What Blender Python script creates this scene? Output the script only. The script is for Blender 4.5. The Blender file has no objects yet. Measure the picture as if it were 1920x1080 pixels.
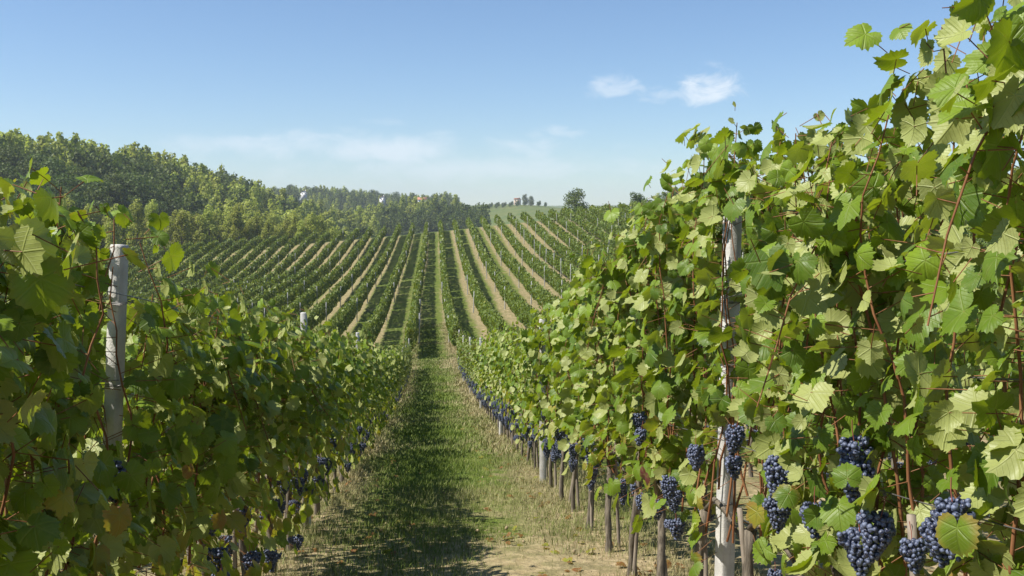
import bpy, math, random
import numpy as np
from mathutils import Vector, Matrix
R = math.radians
rng = np.random.default_rng(7)
C = bpy.context.scene.collection
scn = bpy.context.scene
# ------------------------------------------------------------------ camera, sky, sun, exposure
# world axes: +Y runs down the vine rows, camera eye at the origin (ground there is z = -1.57)
cam = bpy.data.cameras.new('camera'); cam.lens = 35.0; cam.sensor_width = 36.0
cam.clip_start = 0.05; cam.clip_end = 20000
cob = bpy.data.objects.new('camera', cam); C.objects.link(cob)
cob.location = (0, 0, 0); cob.rotation_euler = (R(90 - 4.29), 0, R(-4.53))
scn.camera = cob
SUN_EL, SUN_A = 50.0, 10.0                       # sun high on the left and a little behind the camera
to_sun = Vector((-math.cos(R(SUN_EL)) * math.cos(R(SUN_A)), -math.cos(R(SUN_EL)) * math.sin(R(SUN_A)), math.sin(R(SUN_EL))))
world = bpy.data.worlds.new('World'); scn.world = world; world.use_nodes = True
wt = world.node_tree; wt.nodes.clear()
sl = bpy.data.lights.new('sun', 'SUN'); sl.energy = 5.0; sl.angle = R(0.53); sl.color = (1.0, 0.945, 0.86)
so = bpy.data.objects.new('sun', sl); C.objects.link(so); so.rotation_euler = to_sun.to_track_quat('Z', 'Y').to_euler()
scn.view_settings.view_transform = 'Standard'; scn.view_settings.look = 'None'
scn.view_settings.exposure = 0.72; scn.view_settings.gamma = 1.0
scn.cycles.max_bounces = 8; scn.cycles.diffuse_bounces = 3; scn.cycles.glossy_bounces = 2
scn.cycles.transmission_bounces = 5; scn.cycles.volume_bounces = 1; scn.cycles.transparent_max_bounces = 8
scn.cycles.caustics_reflective = False; scn.cycles.caustics_refractive = False
scn.cycles.use_denoising = True; scn.cycles.sample_clamp_indirect = 6.0

class NT:
    """small wrapper that adds nodes and links by value or by socket"""
    def __init__(s, nt): s.t = nt
    def n(s, typ, ins=None, **props):
        d = s.t.nodes.new(typ)
        for k, v in props.items(): setattr(d, k, v)
        for k, v in (ins or {}).items():
            sk = d.inputs[k]
            if isinstance(v, bpy.types.NodeSocket): s.t.links.new(v, sk)
            else: sk.default_value = v
        return d
    def m(s, op, a, b=None, c=None, clamp=False):
        ins = {0: a}
        if b is not None: ins[1] = b
        if c is not None: ins[2] = c
        return s.n('ShaderNodeMath', ins, operation=op, use_clamp=clamp).outputs[0]
    def mix(s, f, a, b, blend='MIX'):
        d = s.n('ShaderNodeMix', None, data_type='RGBA', blend_type=blend)
        for k, v in ((0, f), (6, a), (7, b)):
            if isinstance(v, bpy.types.NodeSocket): s.t.links.new(v, d.inputs[k])
            elif k == 0: d.inputs[0].default_value = v
            else: d.inputs[k].default_value = (*v, 1) if len(v) == 3 else v
        return d.outputs[2]
    def ramp(s, f, lo, hi):
        d = s.n('ShaderNodeMapRange', {0: f, 1: lo, 2: hi, 3: 0.0, 4: 1.0}, interpolation_type='SMOOTHSTEP')
        return d.outputs[0]
    def noise(s, vec, scale, detail=4.0, rough=0.55, dist=0.0):
        return s.n('ShaderNodeTexNoise', {'Vector': vec, 'Scale': scale, 'Detail': detail, 'Roughness': rough, 'Distortion': dist}).outputs[0]

def ray(px, py):
    """direction of a photo pixel (1920 x 1080)"""
    v = Vector(((px - 960) / 1866.7, -(py - 540) / 1866.7, -1.0)).normalized()
    return (cob.rotation_euler.to_matrix() @ v).normalized()

def build_sky():
    w = NT(wt)
    sky = w.n('ShaderNodeTexSky', sky_type='NISHITA')
    sky.sun_disc = False; sky.sun_elevation = R(SUN_EL); sky.sun_rotation = math.atan2(to_sun.x, to_sun.y)
    sky.altitude = 300; sky.air_density = 1.0; sky.dust_density = 0.15; sky.ozone_density = 1.6
    d = w.n('ShaderNodeTexCoord').outputs['Generated']
    total = None
    # wisps: centre pixel, half width, half height (radians), strength, noise scale
    for px, py, a, b, st, sc in ((1330, 163, .036, .019, .85, 26), (1152, 160, .033, .013, .5, 30), (1262, 178, .06, .008, .32, 40),
                                 (1040, 248, .028, .008, .33, 50), (718, 228, .025, .005, .14, 50), (1590, 240, .03, .008, .25, 40),
                                 (700, 282, .20, .018, .60, 16), (480, 270, .12, .010, .4, 18), (900, 318, .22, .016, .42, 14)):
        c = ray(px, py); rt = c.cross(Vector((0, 0, 1))).normalized(); up = rt.cross(c)
        dx = w.m('DIVIDE', w.n('ShaderNodeVectorMath', {0: d, 1: rt}, operation='DOT_PRODUCT').outputs['Value'], a)
        dy = w.m('DIVIDE', w.n('ShaderNodeVectorMath', {0: d, 1: up}, operation='DOT_PRODUCT').outputs['Value'], b)
        fr = w.n('ShaderNodeVectorMath', {0: d, 1: c}, operation='DOT_PRODUCT').outputs['Value']
        q = w.m('ADD', w.m('MULTIPLY', dx, dx), w.m('MULTIPLY', dy, dy))
        st_v = w.n('ShaderNodeCombineXYZ', {0: w.m('MULTIPLY', dx, a), 1: w.m('MULTIPLY', dy, b * 2.2), 2: px * .01}).outputs[0]
        nz = w.noise(st_v, sc, 5.0, .6, .6)
        e = w.ramp(w.m('SUBTRACT', w.m('SUBTRACT', 1.0, w.m('SQRT', q)), w.m('MULTIPLY', w.m('SUBTRACT', nz, .5), -3.0)), -.15, 1.15)
        e = w.m('MULTIPLY', e, w.ramp(q, 2.6, .5))
        e = w.m('MULTIPLY', w.m('MULTIPLY', e, st), w.ramp(fr, .6, .8))
        total = e if total is None else w.m('MAXIMUM', total, e)
    tint = w.mix(1.0, sky.outputs[0], (.93, 1.07, 1.24), 'MULTIPLY')       # the camera's white balance
    col = w.mix(total, tint, (8.2, 8.9, 9.6))
    bg = w.n('ShaderNodeBackground', {'Color': col, 'Strength': 0.068})
    out = w.n('ShaderNodeOutputWorld', {'Surface': bg.outputs[0]})
build_sky()

# ------------------------------------------------------------------ helpers
def tag(o, label=None, cat=None, group=None, kind=None):
    if label: o['label'] = label
    if cat: o['category'] = cat
    if group: o['group'] = group
    if kind: o['kind'] = kind
    return o
def empty(name, loc=(0, 0, 0), rz=0):
    o = bpy.data.objects.new(name, None); C.objects.link(o); o.location = loc; o.rotation_euler = (0, 0, rz)
    o.empty_display_size = .2
    return o
def copy_tree(o, parent=None):
    c = o.copy(); C.objects.link(c)
    if parent: c.parent = parent
    for ch in o.children: copy_tree(ch, c)
    return c
class MB:
    """collects vertices, faces and per-vertex attributes; build() links ONE mesh object"""
    def __init__(s): s.v = []; s.f = {3: [], 4: []}; s.nv = 0; s.tint = []; s.lc = []
    def add(s, V, F, tint=None, lc=None):
        V = np.asarray(V, float); F = np.asarray(F, int)
        s.v.append(V); s.f[F.shape[1]].append(F + s.nv); s.nv += len(V)
        s.tint.append(np.zeros((len(V), 4)) if tint is None else tint)
        s.lc.append(np.zeros((len(V), 3)) if lc is None else lc)
    def addf(s, F, base):                     # further faces on vertices already added
        F = np.asarray(F, int); s.f[F.shape[1]].append(F + base)
    def stamp(s, T, M, P, tint=None):
        """T = (verts, faces, lc); M (k,3,3) maps template to world, P (k,3)"""
        TV, TF, TL = T; k = len(P); n = len(TV)
        if k == 0: return
        V = np.einsum('kij,nj->kni', M, TV) + P[:, None, :]
        F = (TF[None] + (np.arange(k) * n)[:, None, None]).reshape(-1, TF.shape[1])
        tt = None if tint is None else np.repeat(tint, n, axis=0)
        s.add(V.reshape(-1, 3), F, tt, None if TL is None else np.tile(TL, (k, 1)))
    def mesh(s, name, mat, smooth=False):
        me = bpy.data.meshes.new(name)
        V = np.concatenate(s.v) if s.v else np.zeros((0, 3))
        f3 = np.concatenate(s.f[3]) if s.f[3] else np.zeros((0, 3), int)
        f4 = np.concatenate(s.f[4]) if s.f[4] else np.zeros((0, 4), int)
        nf = len(f3) + len(f4); nl = f3.size + f4.size
        me.vertices.add(len(V)); me.vertices.foreach_set('co', V.astype(np.float32).ravel())
        me.loops.add(nl); me.loops.foreach_set('vertex_index', np.concatenate([f3.ravel(), f4.ravel()]).astype(np.int32))
        me.polygons.add(nf)
        tot = np.concatenate([np.full(len(f3), 3), np.full(len(f4), 4)]).astype(np.int32)
        st = np.concatenate([[0], np.cumsum(tot)[:-1]]).astype(np.int32) if nf else np.zeros(0, np.int32)
        me.polygons.foreach_set('loop_start', st)
        if smooth: me.polygons.foreach_set('use_smooth', np.ones(nf, bool))
        a = me.attributes.new('tint', 'FLOAT_COLOR', 'POINT'); a.data.foreach_set('color', np.concatenate(s.tint).astype(np.float32).ravel())
        a = me.attributes.new('lc', 'FLOAT_VECTOR', 'POINT'); a.data.foreach_set('vector', np.concatenate(s.lc).astype(np.float32).ravel())
        me.update(calc_edges=True); me.validate()
        if mat: me.materials.append(mat)
        return me
    def build(s, name, mat, parent=None, smooth=False, loc=None):
        o = bpy.data.objects.new(name, s.mesh(name, mat, smooth)); C.objects.link(o)
        if parent: o.parent = parent
        if loc is not None: o.location = loc
        return o
def link(name, me, parent=None, loc=None, rot=None):
    o = bpy.data.objects.new(name, me); C.objects.link(o)
    if parent: o.parent = parent
    if loc is not None: o.location = loc
    if rot is not None: o.rotation_euler = rot
    return o
def nrm(a): return a / np.maximum(np.linalg.norm(a, axis=-1, keepdims=True), 1e-9)
def tube(mb, P, rad, sides=6, cap=True, bump=0.0, r=None):
    P = np.asarray(P, float); n = len(P); rad = np.broadcast_to(rad, n).astype(float)
    T = nrm(np.gradient(P, axis=0)); ref = np.array([0., 1., 0.]) if abs(T[0, 1]) < .8 else np.array([1., 0., 0.])
    A = nrm(np.cross(T, ref)); B = np.cross(T, A)
    th = np.arange(sides) * 2 * np.pi / sides
    rr = rad[:, None] * (1 + (bump * (r or rng).normal(size=(n, sides)) if bump else 0))
    V = P[:, None] + rr[..., None] * (np.cos(th)[None, :, None] * A[:, None] + np.sin(th)[None, :, None] * B[:, None])
    i, j = np.meshgrid(np.arange(n - 1), np.arange(sides), indexing='ij'); j2 = (j + 1) % sides
    F = np.stack([i * sides + j, i * sides + j2, (i + 1) * sides + j2, (i + 1) * sides + j], -1).reshape(-1, 4)
    V = V.reshape(-1, 3)
    if cap:
        V = np.concatenate([V, P[:1], P[-1:]]); a, b = n * sides, n * sides + 1
        base = mb.nv; mb.add(V, F)
        js = np.arange(sides)
        mb.addf(np.stack([np.full(sides, a), (js + 1) % sides, js], -1), base)
        mb.addf(np.stack([np.full(sides, b), (n - 1) * sides + js, (n - 1) * sides + (js + 1) % sides], -1), base)
    else: mb.add(V, F)
def box(mb, x0, x1, y0, y1, z0, z1):
    V = [(x, y, z) for z in (z0, z1) for y in (y0, y1) for x in (x0, x1)]
    mb.add(V, [(0, 2, 3, 1), (4, 5, 7, 6), (0, 1, 5, 4), (2, 6, 7, 3), (0, 4, 6, 2), (1, 3, 7, 5)])
def vnoise(x, y, seed=0):
    """smooth 2-D value noise in 0..1"""
    x = np.asarray(x, float); y = np.asarray(y, float)
    xi = np.floor(x).astype(np.int64); yi = np.floor(y).astype(np.int64); fx = x - xi; fy = y - yi
    def h(a, b):
        n = (a * 374761393 + b * 668265263 + seed * 974711) & 0x7fffffff
        n = ((n ^ (n >> 13)) * 1274126177) & 0x7fffffff
        return ((n ^ (n >> 16)) & 0xffff) / 65535.0
    fx = fx * fx * (3 - 2 * fx); fy = fy * fy * (3 - 2 * fy)
    return (h(xi, yi) * (1 - fx) + h(xi + 1, yi) * fx) * (1 - fy) + (h(xi, yi + 1) * (1 - fx) + h(xi + 1, yi + 1) * fx) * fy
def frames(t, n):
    """rotation matrices whose columns are side, t, n (n made square to t)"""
    t = nrm(t); n = nrm(n - (n * t).sum(-1, keepdims=True) * t); s = np.cross(t, n)
    return np.stack([s, t, n], -1)
ORD = ('first second third fourth fifth sixth seventh eighth ninth tenth eleventh twelfth thirteenth fourteenth fifteenth sixteenth seventeenth '
       'eighteenth nineteenth twentieth').split()
ORD += ['twenty-' + w for w in ORD[:9]] + ['thirtieth'] + ['thirty-' + w for w in ORD[:9]] + ['fortieth']

# ------------------------------------------------------------------ terrain
GX = np.array([-500, -250, -150, -100, -60, -30, 0, 16, 50, 80, 150, 300.])
GZ = {
    -60: [10, 8, 7.5, 7.2, 7.1, 7.1, 7.1, 7.1, 7.4, 8, 9, 12],
    0: [0, -2, -3, -3, -2.6, -1.9, -1.57, -1.5, -.5, .8, 4, 9],
    30: [-2, -6, -8, -8.5, -7.8, -6.7, -5.85, -5.4, -3.8, -1.8, 3, 9],
    50: [-1, -7, -11, -12, -11, -9, -7.95, -7.3, -5.0, -2.4, 3, 9.5],
    70: [0, -8, -13, -14, -13, -10.6, -8.7, -7.9, -5.6, -2.8, 3.2, 10],
    82: [2, -7, -13, -14.5, -14, -11.3, -8.65, -7.8, -5.2, -2, 4, 10],
    100: [4, -6, -13, -15, -14.5, -11.8, -8.0, -7.2, -4.5, -1, 4.5, 11],
    130: [8, -3, -12, -15, -14.3, -11.6, -6.9, -6.2, -2.8, .8, 6, 11],
    160: [14, 2, -10, -14, -12.4, -9.2, -5.2, -4.0, -.5, 3.2, 6.5, 10],
    190: [20, 8, -6, -11, -8.6, -6.2, -3.6, -1.9, 1.3, 4.4, 6, 8],
    215: [24, 12, -2, -10, -11, -9, -4.8, -2.6, 1.0, 4, 4, 6],
    260: [20, 18, 9, 0, -14, -16, -11, -7, -3, -1, 1, 3],
    330: [18, 16, 12, 7, -11, -20, -17, -13, -9, -7, -5, -3],
    450: [16, 13, 10, 5, -8, -18, -16, -16, -16, -16, -15, -12],
    550: [14, 8, 3, -6, -14, -9, -5.5, -6.5, -14, -16, -15, -14],
    700: [14, 8, 2, -4, -10, -13, -14, -14, -11, -9, -9, -9],
    880: [12, 10, 10, 10, 8, 5, 5, 4.5, 6.5, 8.5, 1, -2],
    1000: [12, 12, 14, 13, 10, 6, 6, 5.5, 8, 8.5, 1, -2],
    1300: [12, 12, 14, 14, 14, 9, 6, 5, 4, 4, 4, 2],
    3500: [25, 25, 25, 25, 25, 25, 25, 25, 25, 25, 25, 25],
}
GY = np.array(sorted(GZ)); GT = np.array([GZ[int(k)] for k in GY], float)
def hermite(xs, Z, x):
    """piecewise cubic (monotone tangents) through xs; Z (n,...) sampled at x, Z may hold one row per x sample"""
    dx = np.diff(xs); sec = np.diff(Z, axis=0) / dx.reshape(-1, *([1] * (Z.ndim - 1)))
    m = np.zeros_like(Z); a, b = sec[:-1], sec[1:]
    w = dx.reshape(-1, *([1] * (Z.ndim - 1))); w1 = 2 * w[1:] + w[:-1]; w2 = w[1:] + 2 * w[:-1]
    with np.errstate(all='ignore'):
        hm = (w1 + w2) / (w1 / a + w2 / b)
    m[1:-1] = np.where(a * b > 0, np.nan_to_num(hm), 0); m[0] = sec[0]; m[-1] = 0
    x = np.clip(x, xs[0], xs[-1]); i = np.clip(np.searchsorted(xs, x) - 1, 0, len(xs) - 2)
    h = dx[i]; t = (x - xs[i]) / h
    return i, h, t, m
def H(X, Y):
    X = np.atleast_1d(np.asarray(X, float)); Y = np.atleast_1d(np.asarray(Y, float))
    X, Y = np.broadcast_arrays(X, Y); sh = X.shape; X = X.ravel(); Y = Y.ravel()
    i, h, t, m = hermite(GY, GT, Y)
    def ev(Z, i, h, t, m, ix):
        t2 = t * t; t3 = t2 * t
        return ((2*t3 - 3*t2 + 1) * Z[i, ix] + (t3 - 2*t2 + t) * h * m[i, ix] + (-2*t3 + 3*t2) * Z[i + 1, ix] + (t3 - t2) * h * m[i + 1, ix])
    cols = np.stack([ev(GT, i, h, t, m, c) for c in range(len(GX))], 0)
    i, h, t, m = hermite(GX, cols, X)
    z = ev(cols, i, h, t, m, np.arange(len(X)))
    far = np.clip((np.abs(Y) - 300) / 400, 0, 1)
    z = z + far * 5 * (vnoise(X / 90, Y / 120, 3) - .5)
    return z.reshape(sh)
def h1(x, y): return float(H(x, y)[0])
D = 2.6                                               # row spacing
def xo(Y):                                            # the rows run very slightly crooked
    Y = np.asarray(Y, float); return .10 - .26 * np.exp(-((Y - 95) / 42.0) ** 2)
def row_x(k, Y): return xo(Y) + (k - .5) * D          # k = 1 first row right of the path, k = 0 first row left of it
Y_END = 189.0
# ------------------------------------------------------------------ materials
def mat(name):
    m = bpy.data.materials.new(name); m.use_nodes = True; m.node_tree.nodes.clear()
    return m, NT(m.node_tree)
def finish(w, shader, **kw):
    o = w.n('ShaderNodeOutputMaterial'); w.t.links.new(shader, o.inputs['Surface'])
def attr(w, name): return w.n('ShaderNodeAttribute', attribute_name=name)
def sep(w, v): return w.n('ShaderNodeSeparateXYZ', {0: v}).outputs
def principled(w, col, rough=.6, spec=.3, **ins):
    d = w.n('ShaderNodeBsdfPrincipled', {'Base Color': col if isinstance(col, bpy.types.NodeSocket) else (*col, 1), 'Roughness': rough, 'Specular IOR Level': spec})
    for k, v in ins.items():
        if isinstance(v, bpy.types.NodeSocket): w.t.links.new(v, d.inputs[k.replace('_', ' ')])
        else: d.inputs[k.replace('_', ' ')].default_value = v
    return d.outputs[0]
def bump(w, h, dist, strength=1.0):
    return w.n('ShaderNodeBump', {'Height': h, 'Distance': dist, 'Strength': strength}).outputs[0]

def leaf_material(name, detail=True, dark=(.050, .105, .007), light=(.178, .268, .016), trans=.28, under=(.36, .38, .135)):
    m, w = mat(name)
    t = attr(w, 'tint'); r1, age, r2 = [w.n('ShaderNodeSeparateColor', {0: t.outputs['Color']}).outputs[i] for i in range(3)]
    top = w.mix(r1, dark, light)
    top = w.mix(w.ramp(age, .35, .75), top, (.26, .23, .030))
    top = w.mix(w.ramp(age, .84, .97), top, (.20, .065, .025))
    nrm_in = None
    if detail:
        lc = attr(w, 'lc').outputs['Vector']; x, y, _ = sep(w, lc)
        ax = w.m('ABSOLUTE', x)
        best = ax
        for a in (52, 108):                              # palmate veins
            c_, s_ = math.cos(R(a)), math.sin(R(a))
            dd = w.m('ABSOLUTE', w.m('SUBTRACT', w.m('MULTIPLY', ax, c_), w.m('MULTIPLY', y, s_)))
            al = w.m('ADD', w.m('MULTIPLY', ax, s_), w.m('MULTIPLY', y, c_))
            dd = w.m('ADD', dd, w.m('MULTIPLY', w.m('LESS_THAN', al, 0.0), 1.0))
            best = w.m('MINIMUM', best, dd)
        vein = w.ramp(best, .045, .008)
        # side veins: stripes slanting off the midrib
        sv = w.m('FRACT', w.m('MULTIPLY', w.m('SUBTRACT', y, w.m('MULTIPLY', ax, .75)), 6.5))
        sv = w.m('MULTIPLY', w.ramp(w.m('ABSOLUTE', w.m('SUBTRACT', sv, .5)), .09, .0), .45)
        vein = w.m('MAXIMUM', vein, sv)
        off = w.n('ShaderNodeVectorMath', {0: lc, 1: w.n('ShaderNodeCombineXYZ', {0: w.m('MULTIPLY', r2, 50), 1: w.m('MULTIPLY', r1, 30)}).outputs[0]}, operation='ADD').outputs[0]
        nz = w.noise(off, 2.6, 4)
        top = w.mix(w.m('MULTIPLY', w.ramp(nz, .42, .72), .42), top, (.15, .20, .035))
        rim = w.m('MULTIPLY', w.ramp(w.m('LENGTH' if False else 'SQRT', w.m('ADD', w.m('MULTIPLY', x, x), w.m('MULTIPLY', w.m('SUBTRACT', y, .25), w.m('SUBTRACT', y, .25)))), .45, .85), w.ramp(age, .2, .5))
        top = w.mix(w.m('MULTIPLY', rim, .7), top, (.30, .17, .05))
        spot = w.m('MULTIPLY', w.ramp(w.noise(off, 5.5, 3), .66, .70), w.ramp(r2, .35, .8))
        top = w.mix(w.m('MULTIPLY', spot, .65), top, (.16, .10, .03))
        top = w.mix(w.m('MULTIPLY', vein, .22), top, (.22, .27, .07))
        nrm_in = bump(w, w.m('ADD', w.m('MULTIPLY', vein, -.6), w.m('MULTIPLY', nz, .8)), .0035, .7)
    back = w.n('ShaderNodeNewGeometry').outputs['Backfacing']
    und = w.mix(.74, top, under)
    col = w.mix(back, top, und)
    kw = {'Normal': nrm_in} if nrm_in else {}
    p = principled(w, col, .46 if detail else .55, .33, **kw)
    tc = w.mix(1.0, w.mix(.5, top, (.16, .21, .008)), (2.3, 2.1, 1.1), 'MULTIPLY')
    tr = w.n('ShaderNodeBsdfTranslucent', {'Color': tc})
    finish(w, w.n('ShaderNodeMixShader', {0: trans, 1: p, 2: tr.outputs[0]}).outputs[0])
    return m
M_LEAF = leaf_material('vine_leaf')
M_LEAFD = leaf_material('vine_leaf_distant', detail=False, dark=(.038, .078, .007), light=(.130, .178, .018), trans=.20, under=(.20, .225, .07))

def grape_material():
    m, w = mat('grape_skin')
    geo = w.n('ShaderNodeTexCoord').outputs['Object']
    nz = w.noise(geo, 55, 3); n2 = w.noise(geo, 220, 2)
    bl = w.ramp(w.m('ADD', w.m('MULTIPLY', nz, .75), w.m('MULTIPLY', n2, .25)), .36, .66)
    col = w.mix(bl, (.010, .012, .030), (.14, .17, .26))
    finish(w, principled(w, col, w.m('ADD', .32, w.m('MULTIPLY', bl, .3)), .45))
    return m
M_GRAPE = grape_material()
def wood_material(name, a, b, sc=18, rough=.85, stretch=.12, bd=.006):
    m, w = mat(name)
    o = w.n('ShaderNodeTexCoord').outputs['Object']
    v = w.n('ShaderNodeMapping', {'Vector': o, 'Scale': (1, 1, stretch)}).outputs[0]
    nz = w.noise(v, sc * 3, 6, .65); n2 = w.noise(o, sc * .4, 3)
    col = w.mix(w.ramp(w.m('ADD', w.m('MULTIPLY', nz, .7), w.m('MULTIPLY', n2, .3)), .32, .68), a, b)
    finish(w, principled(w, col, rough, .2, Normal=bump(w, nz, bd)))
    return m
M_BARK = wood_material('vine_bark', (.055, .046, .036), (.24, .205, .155), 16)
M_CANE = wood_material('vine_cane', (.13, .048, .020), (.27, .135, .062), 10, .55, .1, .001)
M_STAKE = wood_material('weathered_stake', (.15, .125, .10), (.32, .27, .21), 14, .85)
M_TRUNK = wood_material('tree_bark', (.07, .055, .04), (.22, .19, .15), 3, .9, .3, .03)
def petiole_material():
    m, w = mat('leaf_stalk'); finish(w, principled(w, (.27, .09, .065), .5, .3)); return m
M_PET = petiole_material()
def concrete_material():
    m, w = mat('concrete')
    o = w.n('ShaderNodeTexCoord').outputs['Object']
    a = w.noise(o, 9, 6, .6); b = w.noise(o, 160, 3); c = w.noise(w.n('ShaderNodeMapping', {'Vector': o, 'Scale': (1, 1, .07)}).outputs[0], 40, 4)
    col = w.mix(w.ramp(a, .3, .75), (.38, .37, .345), (.55, .54, .51))
    col = w.mix(w.m('MULTIPLY', w.ramp(c, .55, .75), .45), col, (.33, .32, .28))
    col = w.mix(w.m('MULTIPLY', w.ramp(b, .62, .7), .35), col, (.25, .24, .22))
    finish(w, principled(w, col, .85, .2, Normal=bump(w, w.m('ADD', a, b), .003)))
    return m
M_CONC = concrete_material()
def wire_material():
    m, w = mat('steel_wire'); finish(w, principled(w, (.16, .155, .15), .5, .4, Metallic=.6)); return m
M_WIRE = wire_material()

def ground_material():
    m, w = mat('soil_and_grass')
    P = w.n('ShaderNodeNewGeometry').outputs['Position']
    rc, field, wood = sep(w, attr(w, 'lc').outputs['Vector'])
    n1 = w.noise(P, .55, 6, .6); n2 = w.noise(P, 3.2, 6, .65); n3 = w.noise(P, 28, 4, .7); n4 = w.noise(P, .06, 3); n5 = w.noise(P, 9, 4, .6)
    sand = w.mix(w.ramp(n5, .3, .7), (.29, .22, .125), (.42, .335, .20))
    sand = w.mix(w.m('MULTIPLY', w.ramp(n3, .58, .75), .5), sand, (.27, .20, .11))
    straw = w.mix(n3, (.13, .11, .052), (.30, .255, .135))
    green = w.mix(w.ramp(n3, .3, .7), (.055, .088, .013), (.150, .190, .036))
    green = w.mix(w.ramp(n1, .52, .78), green, (.20, .19, .065))
    # strips: bare and straw-coloured under each row and on its sunny left side, grass between
    fr = w.m('FRACT', w.m('ADD', rc, .525))
    dist = w.m('MULTIPLY', w.m('ABSOLUTE', w.m('SUBTRACT', fr, .5)), D)
    wob = w.m('ADD', w.m('MULTIPLY', w.m('SUBTRACT', n1, .5), 1.1), w.m('MULTIPLY', w.m('SUBTRACT', n2, .5), 1.5))
    wn = w.n('ShaderNodeTexWhiteNoise', {'W': w.m('FLOOR', w.m('ADD', rc, .525))}, noise_dimensions='1D').outputs['Value']
    rad = w.m('ADD', .36, w.m('ADD', w.m('MULTIPLY', w.m('MULTIPLY', wn, wn), .34), w.m('MULTIPLY', w.m('SUBTRACT', w.noise(w.n('ShaderNodeMapping', {'Vector': P, 'Scale': (.35, .05, .05)}).outputs[0], 1.0, 2), .5), .9)))
    strip = w.ramp(w.m('SUBTRACT', w.m('ADD', dist, wob), rad), .18, -.16)
    cov = w.mix(w.m('MULTIPLY', strip, w.ramp(n5, .25, .5)), green, w.mix(w.ramp(n2, .45, .62), straw, sand))
    cov = w.mix(w.m('MULTIPLY', w.ramp(w.noise(P, 1.5, 5, .7), .50, .70), .45), cov, (.10, .09, .040))
    # patches of bare sandy soil close to the viewer, thinning out downhill
    _, py, _z = sep(w, P)
    near = w.ramp(py, 13, 5)
    dry = w.m('MULTIPLY', w.ramp(w.m('ADD', w.m('ADD', w.m('MULTIPLY', n1, .6), w.m('MULTIPLY', n2, .5)), w.m('MULTIPLY', near, .26)), .56, .68), w.m('ADD', .22, w.m('MULTIPLY', near, .78)))
    cov = w.mix(dry, cov, w.mix(w.ramp(n2, .40, .55), straw, sand))
    # a bare headland crossing the path at the bottom of the slope
    hb = w.m('MULTIPLY', w.ramp(w.m('ABSOLUTE', w.m('SUBTRACT', py, w.m('ADD', 51.5, w.m('MULTIPLY', n1, 4)))), 4, 1.5), .7)
    cov = w.mix(hb, cov, sand)
    meadow = w.mix(w.ramp(n4, .3, .7), (.095, .135, .034), (.165, .175, .060))
    meadow = w.mix(w.m('MULTIPLY', n2, .5), meadow, (.05, .08, .02))
    col = w.mix(field, meadow, cov)
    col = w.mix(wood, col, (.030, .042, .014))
    h = w.m('ADD', w.m('MULTIPLY', n3, .35), n5)
    finish(w, principled(w, col, .95, .1, Normal=bump(w, h, .05, .8)))
    return m
M_GROUND = ground_material()
def blade_material():
    m, w = mat('grass_blades')
    t = attr(w, 'tint'); r1, dry, r2 = [w.n('ShaderNodeSeparateColor', {0: t.outputs['Color']}).outputs[i] for i in range(3)]
    g = w.mix(r1, (.065, .115, .015), (.175, .225, .036)); s = w.mix(r1, (.24, .20, .095), (.44, .38, .22))
    col = w.mix(dry, g, s)
    tr = w.n('ShaderNodeBsdfTranslucent', {'Color': w.mix(1.0, col, (1.4, 1.5, 1.1), 'MULTIPLY')})
    finish(w, w.n('ShaderNodeMixShader', {0: .15, 1: principled(w, col, .6, .2), 2: tr.outputs[0]}).outputs[0])
    return m
M_BLADE = blade_material()
def tree_material(name, a, b, trans=.2):
    m, w = mat(name)
    t = attr(w, 'tint'); r1 = w.n('ShaderNodeSeparateColor', {0: t.outputs['Color']}).outputs[0]; r2 = w.n('ShaderNodeSeparateColor', {0: t.outputs['Color']}).outputs[2]
    ob = w.n('ShaderNodeObjectInfo').outputs['Random']
    col = w.mix(r1, a, b)
    hs = w.n('ShaderNodeHueSaturation', {'Hue': w.m('ADD', .485, w.m('MULTIPLY', w.m('ADD', w.m('MULTIPLY', ob, .5), w.m('MULTIPLY', r2, .5)), .03)), 'Saturation': 1.0, 'Value': w.m('ADD', .78, w.m('MULTIPLY', w.m('ADD', w.m('MULTIPLY', ob, .6), w.m('MULTIPLY', r2, .4)), .45)), 'Color': col}).outputs[0]
    tr = w.n('ShaderNodeBsdfTranslucent', {'Color': w.mix(1.0, hs, (1.5, 1.6, 1.0), 'MULTIPLY')})
    finish(w, w.n('ShaderNodeMixShader', {0: trans, 1: principled(w, hs, .6, .2), 2: tr.outputs[0]}).outputs[0])
    return m
M_TREE_D = tree_material('dark_crown', (.046, .078, .014), (.125, .160, .030), .24)
M_TREE_L = tree_material('pale_crown', (.185, .205, .034), (.345, .360, .080), .36)
def plain(name, col, rough=.8, var=.25, sc=3):
    m, w = mat(name)
    o = w.n('ShaderNodeTexCoord').outputs['Object']; nz = w.noise(o, sc, 5)
    c = w.mix(w.m('MULTIPLY', w.ramp(nz, .35, .7), var), col, tuple(x * .55 for x in col))
    finish(w, principled(w, c, rough, .2)); return m

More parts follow.
